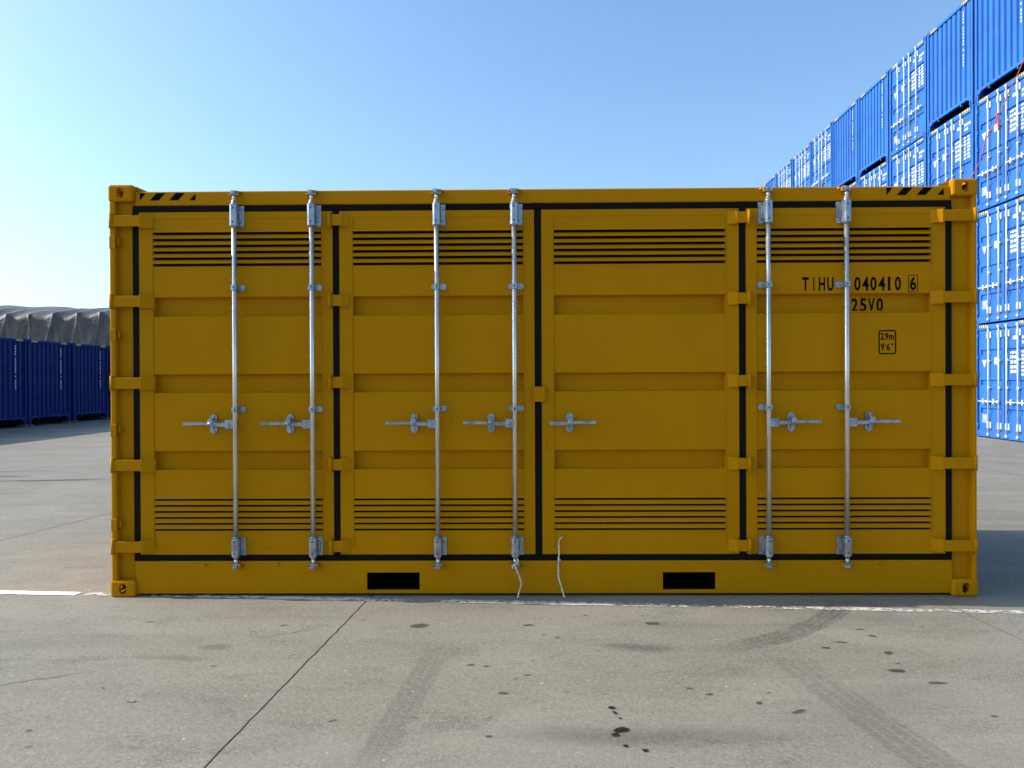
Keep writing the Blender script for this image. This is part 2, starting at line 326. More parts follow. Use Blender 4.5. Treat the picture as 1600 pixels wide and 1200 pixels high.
strip('painted_line', [(-.22, .08), (3, -.147), (6.1,-.365), (9.5,-.60), (16, -1.1)], .10, mw, .004, 'worn white painted line in front of the yellow container', 'road marking')
strip('painted_line', [(-30,19.0), (-13.7,18.9), (8,18.4)], .10, mf, .004, 'thin white painted line in front of the dark blue row', 'road marking')
def arc(pts, n=24):
    out = []
    for i in range(n+1):
        u = i/n; k = (1-u)**2; out.append((k*pts[0][0]+2*u*(1-u)*pts[1][0]+u*u*pts[2][0], k*pts[0][1]+2*u*(1-u)*pts[1][1]+u*u*pts[2][1]))
    return out
mt = worn('tyre_rubber_film', (.10,.095,.09), .56, .75, 30, amt=.46, tread=True)
mt2 = worn('tyre_dust_film', (.12,.112,.10), .56, .8, 22, amt=.21, tread=True)
strip('tyre_mark', arc([(5.15,.02),(4.75,-.75),(3.9,-1.1)]), .22, mt, .006, 'curved dark tyre track sweeping out from under the yellow container', 'tyre mark')
strip('tyre_mark', arc([(4.30,-.98),(4.35,-1.5),(4.55,-2.6)]), .30, mt2, .005, 'faint dusty tyre track bending toward the lower right', 'tyre mark')
strip('tyre_mark', arc([(2.42,-.92),(2.36,-1.6),(2.26,-2.6)]), .20, mt2, .007, 'straight faint tyre track right of the slab joint', 'tyre mark')

# ------------------------------------------------------------------ yellow open-side container
YC = empty('shipping_container', (0, 0, 0))
tag(YC, 'large yellow shipping container with four side doors and galvanised lock rods, in the foreground', 'shipping container')
LEN, HGT, DEP = 6.058, 2.896, 2.438
YM = M['yellow']
cb = casting_mesh('corner_casting', YM, .178, .162, .118, -1); ct = casting_mesh('corner_casting', YM, .178, .162, .118, 1)
for top in (0, 1):
    for (x, sx) in ((0, 1), (LEN, -1)):
        for (y, sy_) in ((0, 1), (DEP, -1)):
            o = obj('corner_casting', ct if top else cb, YM, YC)
            o.location = (x, y, HGT-.118 if top else 0); o.scale = (sx, sy_, 1)
# body: roof, floor and three closed sides behind the doors
bm = bmesh.new()
box(bm, .05, LEN-.05, .10, DEP-.03, .165, .30); box(bm, .05, LEN-.05, .10, DEP-.03, 2.80, 2.835)
box(bm, .05, LEN-.05, .102, .110, .30, 2.80)
for i in range(28):      # roof pressings
    x = .25 + i*.2; prism(bm, [(x,2.833),(x+.03,2.848),(x+.10,2.848),(x+.13,2.833)], 'y', .12, DEP-.12)
def corr(bm, p0, p1, z0, z1, n, depth, nrm):
    """vertical trapezoid corrugation between plan points p0, p1; recess along -nrm"""
    p0 = Vector(p0); p1 = Vector(p1); nrm = Vector(nrm); pl = []
    for i in range(n):
        for (u, dd) in ((0,0),(.30,0),(.45,1),(.82,1)):
            pl.append(p0.lerp(p1, (i+u)/n) - nrm*depth*dd)
    pl.append(p1)
    A = [bm.verts.new((*q, z0)) for q in pl]; B = [bm.verts.new((*q, z1)) for q in pl]
    for i in range(len(pl)-1): bm.faces.new((A[i], A[i+1], B[i+1], B[i]))
obj('body', bm, YM, YC)
for p0_, p1_, n_, nn_ in (((.03,.162),(.03,DEP-.162),8,(-1,0)), ((LEN-.03,.162),(LEN-.03,DEP-.162),8,(1,0)), ((.178,DEP-.03),(LEN-.178,DEP-.03),20,(0,1))):
    bm = bmesh.new(); corr(bm, p0_, p1_, .16, 2.80, n_, .04, nn_); obj('wall_panel', bm, YM, YC, recalc=False)
# posts (front ones are channels: lip, web)
for side in (0, 1):
    bm = bmesh.new(); lip = .048 if side == 0 else .036
    X = (lambda a: a) if side == 0 else (lambda a: LEN-a)
    def bx(a, b, *r, bev=0): box(bm, min(X(a),X(b)), max(X(a),X(b)), *r, bev)
    bx(.006, lip, .008, .16, .112, HGT-.112, bev=.011)
    bx(lip-.002, .164, .056, .10, .112, HGT-.112)
    bx(.10, .16, .1, .155, .112, HGT-.112)
    obj('corner_post', bm, YM, YC)
    bm = bmesh.new(); bx(.006, .12, DEP-.15, DEP-.008, .112, HGT-.112, bev=.006); obj('corner_post', bm, YM, YC)
# lashing rings on the left post
for z in (2.492, 1.839, 1.173, .507):
    bm = bmesh.new(); tube(bm, [(.046,.030,z-.034),(.062,.022,z-.030),(.069,.018,z-.014),(.069,.018,z+.014),(.062,.022,z+.030),(.046,.030,z+.034)], .0065, 8)
    box(bm, .010, .052, .000, .012, z-.044, z+.044, .003)
    obj('lashing_ring', bm, YM, YC)
# end sills and headers
bm = bmesh.new()
for x0 in (.008, LEN-.068):
    box(bm, x0, x0+.06, .16, DEP-.16, .018, .17); box(bm, x0, x0+.06, .16, DEP-.16, 2.79, 2.88)
box(bm, .17, LEN-.17, DEP-.08, DEP-.02, .018, .17); box(bm, .17, LEN-.17, DEP-.08, DEP-.02, 2.78, 2.855)
obj('sill', bm, YM, YC)
# bottom rail with two fork pockets
PK = ((1.804, 2.175), (3.879, 4.247)); zr0, zr1, yr = .020, .247, .028
bm = bmesh.new()
cuts = [.172, PK[0][0], PK[0][1], PK[1][0], PK[1][1], LEN-.172]
for i in range(5):
    a, b = cuts[i], cuts[i+1]
    if i in (1, 3): box(bm, a, b, yr, yr+.012, zr0, .043); box(bm, a, b, yr, yr+.012, .166, zr1)
    else: box(bm, a, b, yr, yr+.012, zr0, zr1)
prism(bm, [(yr+.0125, zr1-.0005), (yr+.0125, zr1-.012), (.084, zr1-.012), (.084, zr1-.0005)], 'x', .172, LEN-.172)
prism(bm, [(yr+.0125, zr0+.001), (yr+.0125, zr0+.009), (.09, zr0+.009), (.09, zr0+.001)], 'x', .172, LEN-.172)
obj('bottom_rail', bm, YM, YC)
for (a, b) in PK:
    bm = bmesh.new(); y1 = DEP-.1; t_ = .004
    box(bm, a-t_, a, yr+.013, y1, .043, .166); box(bm, b, b+t_, yr+.013, y1, .043, .166)
    box(bm, a-t_, b+t_, yr+.013, y1, .166+.0005, .172); box(bm, a-t_, b+t_, yr+.013, y1, .037, .0425)
    box(bm, a-t_, b+t_, y1, y1+.005, .037, .172)
    obj('fork_pocket', bm, M['inside'], YC)
for x in (.657, 1.175, 5.398):
    bm = bmesh.new(); tube(bm, [(x, yr-.012, .224), (x, yr+.001, .224)], [.010, .013], 10); obj('stud', bm, YM, YC)
# top rail + gussets to the castings
bm = bmesh.new(); zt0, zt1, yt = 2.752, 2.851, .028
box(bm, .176, LEN-.176, yt, .10, zt0, zt1, .009); obj('top_rail', bm, YM, YC)
for s in (0, 1):
    X = (lambda a: a) if s == 0 else (lambda a: LEN-a)
    bm = bmesh.new(); prism(bm, [(X(.1785), 2.852), (X(.27), 2.852), (X(.1785), 2.892)], 'y', .05, .158); obj('gusset', bm, YM, YC)
# hazard stripes on the top rail
def hz(bm, polys, y):
    for p in polys: quad(bm, [(x, y, z) for x, z in p])
bm = bmesh.new(); zA, zB = 2.840, 2.788
def stripes(x0, x1):
    return [[(x0,zA),(x0+.042,zA),(x0,zB)], [(x0+.120,zA),(x0+.182,zA),(x0+.132,zB),(x0+.070,zB)], [(x0+.255,zA),(x0+.318,zA),(x0+.270,zB),(x0+.208,zB)], [(x1,zA-.006),(x1,zB),(x1-.044,zB)]]
hz(bm, stripes(.216, .610), yt-.0015); obj('hazard_marking', bm, M['black'], YC)
bm = bmesh.new(); hz(bm, stripes(5.438, 5.834), yt-.0015); obj('hazard_marking', bm, M['black'], YC)
# rubber gasket
def KX(x, y): return 2.895 + (x-2.895)*(5.35+y)/5.37
def KZ(z, y): return 1.512 + (z-1.512)*(5.35+y)/5.37
GV = ((.157,.200), (1.572,1.617), (2.989,3.037), (4.418,4.464), (5.851,5.893)); zg0, zg1, zg2, zg3 = .2475, .290, 2.708, 2.7515
rb = NT('door_gasket_rubber'); rb.set(color=(.006,.005,.005), rough=.6, spec=.08)
bm = bmesh.new()
box(bm, .157, 5.893, .036, .080, zg2, zg3, .003); box(bm, .157, 5.893, .036, .080, zg0, zg1, .003)
for i, (a, b) in enumerate(GV): box(bm, a, b, .0375, .080, zg1+.0005, zg2-.0005)
for x in (1.60, 3.013, 4.435): box(bm, x-.034, x+.034, .033, .0365, zg3-.034, zg3+.006)
obj('door_gasket', bm, rb.m, YC)
# doors
RZ = ((2.110, 1.972), (1.566, 1.432), (1.023, .888)); YF = .040
def door_mesh(x0, x1, a, b):
    bm = bmesh.new(); z0, z1 = .2905, 2.7075; yp = YF + .003
    def q(*p): quad(bm, p)
    q((x0,YF,z0),(a,YF,z0),(a,YF,z1),(x0,YF,z1)); q((b,YF,z0),(x1,YF,z0),(x1,YF,z1),(b,YF,z1))
    prof = [(z1, YF), (z1-.045, YF), (z1-.047, yp)]
    def groove(zc, hood, g):
        prof.extend([(zc+g+.022, yp), (zc+g+.010, yp-hood*.75), (zc+g+.003, yp-hood), (zc+g+.0005, yp-hood), (zc+g, yp+.040), (zc-g+.0005, yp+.0401), (zc-g, yp)])
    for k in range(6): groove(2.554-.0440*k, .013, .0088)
    for (t_, u_) in RZ: prof.extend([(t_, yp), (t_-.004, yp+.008), (t_-.010, yp+.046), (t_-.018, yp+.052), (u_+.022, yp+.052), (u_+.009, yp+.043), (u_, yp)])
    for k in range(6): groove(.678-.0424*k, .010, .0072)
    prof.extend([(z0+.047, yp), (z0+.045, YF), (z0, YF)])
    for (za, ya), (zb, yb) in zip(prof, prof[1:]):
        f = quad(bm, [(a,ya,za),(a,yb,zb),(b,yb,zb),(b,ya,za)])
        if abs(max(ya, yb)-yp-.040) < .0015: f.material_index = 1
        for x in (a, b):
            pts = [(x,ya,za),(x,yb,zb)] + ([(x,YF,zb)] if yb != YF else []) + ([(x,YF,za)] if ya != YF else [])
            if len(pts) > 2 and not (abs(za-zb) < 1e-6): quad(bm, pts)
    y1 = .099
    q((x0,YF,z0),(x0,y1,z0),(x0,y1,z1),(x0,YF,z1)); q((x1,YF,z0),(x1,YF,z1),(x1,y1,z1),(x1,y1,z0))
    q((x0,YF,z1),(x0,y1,z1),(x1,y1,z1),(x1,YF,z1)); q((x0,YF,z0),(x1,YF,z0),(x1,y1,z0),(x0,y1,z0)); q((x0,y1,z0),(x1,y1,z0),(x1,y1,z1),(x0,y1,z1))
    # thin raised weld beads where the pressed panel meets the frame
    for x in (a-.004, b+.004): box(bm, x-.002, x+.002, YF-.0012, YF+.001, z0+.05, z1-.05)
    bmesh.ops.remove_doubles(bm, verts=bm.verts[:], dist=1e-5)
    return bm
DX = ((.2005,1.5715,.300,1.491), (1.6175,2.9885,1.713,2.910), (3.0375,4.4175,3.126,4.324), (4.4645,5.8505,4.543,5.752))
doors = []
dl = ('leftmost yellow door with two lock rods', 'second yellow door from the left with two lock rods', 'yellow door without lock rods', 'rightmost yellow door carrying black lettering')
for (x0, x1, a, b), l in zip(DX, dl):
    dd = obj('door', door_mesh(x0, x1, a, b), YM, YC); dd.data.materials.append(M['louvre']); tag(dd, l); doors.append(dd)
# hinges
HZ = (2.640, 2.077, 1.503, .926, .353)
def strap(bm, xa, xb, z, yo, t_=.012, h=.078):
    box(bm, min(xa,xb), max(xa,xb), yo, yo+t_, z-h/2, z+h/2, .003)
for z in HZ:
    # left corner: wraps from the post lip across the gasket to the door frame
    bm = bmesh.new(); strap(bm, .012, .232, z, -.004, .011)
    prism(bm, [(.230,-.004),(.300,.030),(.310,YF+.001),(.225,YF+.001),(.215,.007)], 'z', z-.046, z+.046)
    tube(bm, [(.024,-.002,z-.052),(.024,-.002,z+.052)], .013, 12); obj('hinge', bm, YM, doors[0])
    bm = bmesh.new(); strap(bm, LEN-.012, 5.810, z+.0, -.004, .011)
    prism(bm, [(5.812,-.004),(5.760,.026),(5.745,YF+.001),(5.820,YF+.001),(5.828,.007)], 'z', z-.046, z+.046)
    tube(bm, [(LEN-.024,-.002,z-.052),(LEN-.024,-.002,z+.052)], .013, 12); obj('hinge', bm, YM, doors[3])
    bm = bmesh.new(); strap(bm, 1.560, 1.640, z, .010, .012)
    box(bm, 1.541, 1.566, .004, .0395, z-.048, z+.048, .004)
    prism(bm, [(1.638,.010),(1.690,.034),(1.695,YF+.001),(1.630,YF+.001),(1.625,.021)], 'z', z-.044, z+.044)
    tube(bm, [(1.558,.004,z-.056),(1.558,.004,z+.050)], .011, 10); obj('hinge', bm, YM, doors[1])
    bm = bmesh.new(); strap(bm, 4.395, 4.478, z, .010, .012)
    box(bm, 4.472, 4.498, .004, .0395, z-.048, z+.048, .004)
    prism(bm, [(4.397,.010),(4.345,.034),(4.340,YF+.001),(4.405,YF+.001),(4.410,.021)], 'z', z-.044, z+.044)
    tube(bm, [(4.481,.004,z-.056),(4.481,.004,z+.050)], .011, 10); obj('hinge', bm, YM, doors[2])
# overlap plate on the centre gasket
bm = bmesh.new(); box(bm, 2.978, 3.061, .020, .034, 1.361, 1.468, .003); box(bm, 3.042, 3.075, .030, YF+.001, 1.366, 1.463); obj('cover_plate', bm, YM, doors[2])
bm = bmesh.new(); tube(bm, [(3.071, YF-.001, 1.02),(3.071, YF-.001, 1.11)], .0025, 6); obj('weld_bead', bm, YM, doors[2])

# lock rods (galvanised)
GM = M['galv']; YR = -.004
def bolt(bm, x, y, z, r=.009, t_=.006): tube(bm, [(x, y, z), (x, y-t_, z)], r, 6)
def lock_rod(x, s, dpar):
    """s=+1: bracket feet reach to the right, s=-1: to the left"""
    bm = bmesh.new(); tube(bm, [(x,YR,.270),(x,YR,2.775)], .0170, 18)
    for (z0, z1) in ((2.775, 2.815), (.232, .272)):     # waisted shaft ends
        tube(bm, [(x,YR,z0),(x,YR,z1)], .0125, 14)
    obj('lock_rod', bm, M['rod'], dpar)
    for (zc, hh) in ((2.672, .150), (.352, .128)):      # long sleeves with bolted plates
        bm = bmesh.new()
        c = x + s*.014
        for (zz0, zz1) in ((zc-hh/2, zc-hh/2+.034), (zc+hh/2-.034, zc+hh/2)):
            box(bm, c-.046, c+.046, .030, .0395, zz0, zz1, .003)
        box(bm, x+s*.034-.006, x+s*.034+.006, .016, .0385, zc-hh/2+.030, zc+hh/2-.030, .003)
        box(bm, c-.040, c+.043, .0335, .0392, zc-hh/2+.03, zc+hh/2-.03)
        prism(bm, [(x-.027,YR+.012),(x-.024,YR-.018),(x-.012,YR-.026),(x+.012,YR-.026),(x+.024,YR-.018),(x+.027,YR+.012),(x+.027,.034),(x-.027,.034)], 'z', zc-hh/2, zc+hh/2)
        for zz in (zc-hh/2+.017, zc+hh/2-.017):
            bolt(bm, c+s*.036, .0305, zz, .008, .010); bolt(bm, c-s*.038, .0305, zz, .006)
        tube(bm, [(x,YR,zc-hh/2-.010),(x,YR,zc-hh/2)], .021, 16); tube(bm, [(x,YR,zc+hh/2),(x,YR,zc+hh/2+.010)], .021, 16)
        o = obj('rod_bracket', bm, GM, dpar)
        bm = bmesh.new()
        for zz in (zc-hh*.32, zc+hh*.32): tube(bm, [(x, YR-.0245, zz), (x, YR-.0268, zz)], .0062, 10)
        obj('rivet', bm, M['bolt'], dpar)
    for zc in (2.169, 1.316):
        bm = bmesh.new(); c = x + s*.012
        prism(bm, stadium(c, zc, .108, .040), 'y', .031, .0395)
        prism(bm, [(x-.022,YR+.012),(x-.018,YR-.016),(x,YR-.021),(x+.018,YR-.016),(x+.022,YR+.012),(x+.022,.034),(x-.022,.034)], 'z', zc-.019, zc+.019)
        bolt(bm, c+s*.040, .031, zc, .010, .008); bolt(bm, c-s*.042, .031, zc, .008)
        obj('rod_bracket', bm, GM, dpar)
        bm = bmesh.new(); tube(bm, [(x, YR-.0195, zc), (x, YR-.0222, zc)], .0055, 10); obj('rivet', bm, M['bolt'], dpar)
    for top in (1, 0):                                   # cam and keeper at each end
        z = 2.826 if top else .222; k = 1 if top else -1
        bm = bmesh.new()
        box(bm, x-.030, x+.034, YR-.012, YR+.022, z-.004-k*.010, z+.004-k*.010, .002)
        box(bm, x-.018, x+.016, YR-.020, YR+.018, z-.014+k*.006, z+.012+k*.006, .004)
        box(bm, x-.026, x-.014, YR-.016, YR+.014, z+k*.014-.008, z+k*.014+.008, .003)
        tube(bm, [(x,YR,z-k*.016),(x,YR,z+k*.020)], .0105, 12)
        tube(bm, [(x+s*.008,YR-.020,z+k*.008),(x+s*.008,YR-.028,z+k*.008)], .007, 8)
        obj('cam', bm, GM, dpar)
        bm = bmesh.new()
        box(bm, x+s*.024-.010, x+s*.024+.010, YR-.012, .0278, z-.012+k*.004, z+.014+k*.004, .004)
        prism(bm, [(x+s*.010,.0278),(x+s*.010,.012),(x+s*.044,.008),(x+s*.052,.0278)], 'z', z+k*.012-.006, z+k*.012+.006)
        box(bm, x-s*.034-.004, x-s*.034+.004, YR, .0278, z-.010, z+.012, .002)
        obj('cam_keeper', bm, YM, dpar)
def handle(xr, s, dpar, block=True, xh=None, tip=None):
    """s: direction the bar points away from the rod"""
    z = 1.214; xh = xr + s*.166 if xh is None else xh; tip = xr + s*.360 if tip is None else tip
    bm = bmesh.new(); st = xr + s*.014
    if block:
        box(bm, min(xr+s*.006, xr+s*.066), max(xr+s*.006, xr+s*.066), YR-.016, YR+.016, z-.034, z+.030, .004)
        tube(bm, [(xr+s*.040, YR-.016, z-.004),(xr+s*.040, YR-.021, z-.004)], .011, 10)
    pts = [(st, YR-.004, z-.002), (xh-s*.06, YR-.010, z-.004), (xh, YR-.016, z+.002), (xh+s*.06, YR-.018, z+.004), (tip, YR-.018, z+.003)]
    w = [.014, .014, .011, .011, .0115]; A = []
    for (x, y, zz), ww in zip(pts, w):
        A.append([bm.verts.new(p) for p in ((x, y-.006, zz-ww), (x, y-.006, zz+ww), (x, y+.006, zz+ww), (x, y+.006, zz-ww))])
    for P, Q in zip(A, A[1:]):
        for k in range(4): bm.faces.new((P[k], P[(k+1)%4], Q[(k+1)%4], Q[k]))
    bm.faces.new(A[0]); bm.faces.new(A[-1][::-1])
    bmesh.ops.recalc_face_normals(bm, faces=bm.faces[:]); bmesh.ops.bevel(bm, geom=bm.edges[:], offset=.0025, segments=1, affect='EDGES')
    obj('handle', bm, GM, dpar)
    bm = bmesh.new()
    prism(bm, stadium(xh, z, .050, .134), 'y', .030, .0395)
    box(bm, xh-.018, xh+.018, .008, .032, z-.016, z-.006, .003)
    prism(bm, stadium(xh, z+.016, .038, .044), 'y', -.036, -.026); box(bm, xh-.012, xh+.012, -.028, .032, z+.028, z+.040, .003)
    tube(bm, [(xh-.016, -.03, z+.006),(xh+.016, -.03, z+.006)], .009, 10)
    for zz in (z-.050, z+.050): bolt(bm, xh, .030, zz, .011, .009)
    bolt(bm, xh, .030, z-.028, .008, .02)
    obj('handle_hasp', bm, GM, dpar)
for x, s, i in ((.892,1,0), (1.435,1,0), (2.308,1,1), (2.848,1,1), (4.609,-1,3), (5.149,-1,3)):
    lock_rod(x, s, doors[i]); handle(x, -s, doors[i])
handle(3.075, 1, doors[2], False, 3.232, 3.412)
# lettering
zt, zb = 2.176, 2.030; H_, W_ = .096, .045
def cx(px, y=.042): return KX(5.158 + (px-1323.5)*.004486, y)
it = [(c, cx(p), zt, w, H_) for c, p, w in (('T',1260.2,.046),('I',1273,.008),('H',1285.6,.043),('U',1298.5,.043),('0',1340.3,.043),('4',1352.8,.047),('0',1365,.043),('4',1377.7,.047),('1',1389,.017),('0',1402.5,.043),('6',1426,.042))]
glyphs(it, YF+.0018, M['black'], 'lettering', doors[3])
glyphs([(c, cx(p, .094), zb+.002, .046, H_) for c, p in (('2',1335.8),('5',1348.9),('V',1361.9),('0',1374.6))], YF+.0535, M['black'], 'lettering', doors[3])
glyphs([('2',5.4145,1.808,.022,.050),(',',5.4295,1.786,.006,.014),('9',5.4455,1.808,.022,.050),('m',5.478,1.800,.033,.034),
        ('9',5.4165,1.733,.022,.052),("'",5.4345,1.752,.005,.016),('6',5.4555,1.733,.024,.052),('"',5.482,1.752,.013,.016)], YF+.0018, M['black'], 'lettering', doors[3])
def frame_poly(bm, x0, x1, z0, z1, w, y, r=0):
    if r:
        O = []; I = []
        for (sx, sz, a0) in ((1,1,0),(-1,1,90),(-1,-1,180),(1,-1,270)):
            ccx = (x1-r if sx > 0 else x0+r); ccz = (z1-r if sz > 0 else z0+r)
            for k in range(6):
                a = R(a0+18*k); O.append((ccx+r*math.cos(a), ccz+r*math.sin(a))); I.append((ccx+(r-w)*math.cos(a), ccz+(r-w)*math.sin(a)))
    else:
        O = [(x0,z0),(x1,z0),(x1,z1),(x0,z1)]; I = [(x0+w,z0+w),(x1-w,z0+w),(x1-w,z1-w),(x0+w,z1-w)]
    n = len(O)
    for i in range(n): quad(bm, [(*( O[i][0], y), O[i][1]), (O[(i+1)%n][0], y, O[(i+1)%n][1]), (I[(i+1)%n][0], y, I[(i+1)%n][1]), (I[i][0], y, I[i][1])])
bm = bmesh.new(); frame_poly(bm, cx(1418.6), cx(1433.4), zt-.060, zt+.060, .0045, YF+.0018)
frame_poly(bm, 5.388, 5.511, 1.683, 1.852, .009, YF+.0018, .018); obj('lettering_frame', bm, M['black'], doors[3])

# ------------------------------------------------------------------ ropes
def spline(pts, n=6):
    pts = [Vector(p) for p in pts]; out = []
    for i in range(len(pts)-1):
        p0, p1, p2, p3 = pts[max(i-1,0)], pts[i], pts[i+1], pts[min(i+2,len(pts)-1)]
        for k in range(n):
            t_ = k/n; out.append(.5*((2*p1)+(p2-p0)*t_+(2*p0-5*p1+4*p2-p3)*t_*t_+(3*p1-p0-3*p2+p3)*t_**3))
    return out + [pts[-1]]
def rope_r(n, r): return [r*(1+.18*math.sin(i*1.9)) for i in range(n)]
pts = spline([(2.845,-.034,.235),(2.860,-.036,.190),(2.885,-.02,.120),(2.888,-.006,.085),(2.870,-.03,.035),(2.866,-.045,.006)])
bm = bmesh.new(); tube(bm, pts, rope_r(len(pts), .0052), 7)
tube(bm, spline([(2.825,-.022,.22),(2.845,-.040,.235),(2.868,-.026,.25),(2.862,-.02,.275)]), .005, 7)
tag(obj('rope', bm, M['cream']), 'short cream rope end hanging from the foot of the fourth lock rod', 'rope', 'rope ends hanging on the yellow container')
pts = spline([(3.178,.034,.410),(3.160,.026,.400),(3.153,.030,.37),(3.154,.022,.30),(3.150,.024,.255),(3.148,.012,.18),(3.150,.008,.135),(3.165,-.01,.08),(3.188,-.04,.006)])
bm = bmesh.new(); tube(bm, pts, rope_r(len(pts), .0058), 7); tube(bm, spline([(3.146,.018,.27),(3.152,.008,.262),(3.160,.018,.255),(3.150,.026,.248)]), .006, 7)
tag(obj('rope', bm, M['cream']), 'longer cream rope hanging below the door without rods, right of the centre seam', 'rope', 'rope ends hanging on the yellow container')

# ------------------------------------------------------------------ blue 40-foot containers
W2, D2, H2 = 2.438, 12.19, 2.896
def blue_shell(root, mat, front):
    """front=True: corrugated end with gooseneck gap; False: door end"""
    bm = bmesh.new()
    box(bm, .03, W2-.03, (.30 if front else .12), D2-.03, .16, .20); box(bm, .03, W2-.03, .06, D2-.03, 2.83, 2.866)
    box(bm, .10, W2-.10, D2-.05, D2-.03, .17, 2.83)
    if not front: box(bm, .06, W2-.06, .13, .15, .16, 2.80)
    for x0 in (.004, W2-.064):
        box(bm, x0, x0+.06, .165, D2-.165, .03, .17); box(bm, x0, x0+.06, .165, D2-.165, 2.80, 2.89)
        box(bm, x0, x0+.06+.04*0, D2-.15, D2-.006, .112, H2-.112)
    n0 = len(bm.verts)
    obj('body', bm, mat, root)
    bm = bmesh.new(); corr(bm, (.03,D2-.165), (.03,.165), .16, 2.82, 42, .036, (-1,0)); obj('side_wall', bm, mat, root, recalc=False)
    bm = bmesh.new(); corr(bm, (W2-.03,.165), (W2-.03,D2-.165), .16, 2.82, 42, .036, (1,0)); obj('side_wall', bm, mat, root, recalc=False)
    for x0, x1 in ((.006,.10), (W2-.10,W2-.006)):
        bm = bmesh.new(); box(bm, x0, x1, .008, .14, .112, H2-.112, .006); obj('corner_post', bm, mat, root)
    o = None
    for top in (0, 1):
        for (x, sx) in ((0,1), (W2,-1)):
            for (y, s_) in ((0,1), (D2,-1)):
                o = obj('corner_casting', BC[(mat.name, top)], mat, root); o.location = (x, y, H2-.118 if top else 0); o.scale = (sx, s_, 1)
def hazard(root, y, ex=.34):
    for x0, x1 in ((.20,.20+ex), (W2-.20-ex, W2-.20)):
        bm = bmesh.new(); bk = bmesh.new(); n = 4
        quad(bm, [(x0,y,2.800),(x1,y,2.800),(x1,y,2.868),(x0,y,2.868)])
        for i in range(n):
            a = x0 + (i+.15)*ex/n; quad(bk, [(a,y-.0015,2.800),(a+.038,y-.0015,2.800),(a+.060,y-.0015,2.868),(a+.022,y-.0015,2.868)])
        h = obj('hazard_marking', bm, M['hazy'], root); obj('hazard_stripe', bk, M['black'], h)
BC = {}
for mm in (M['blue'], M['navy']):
    for top in (0, 1): BC[(mm.name, top)] = casting_mesh('corner_casting', mm, .162, .178, .118, 1 if top else -1)
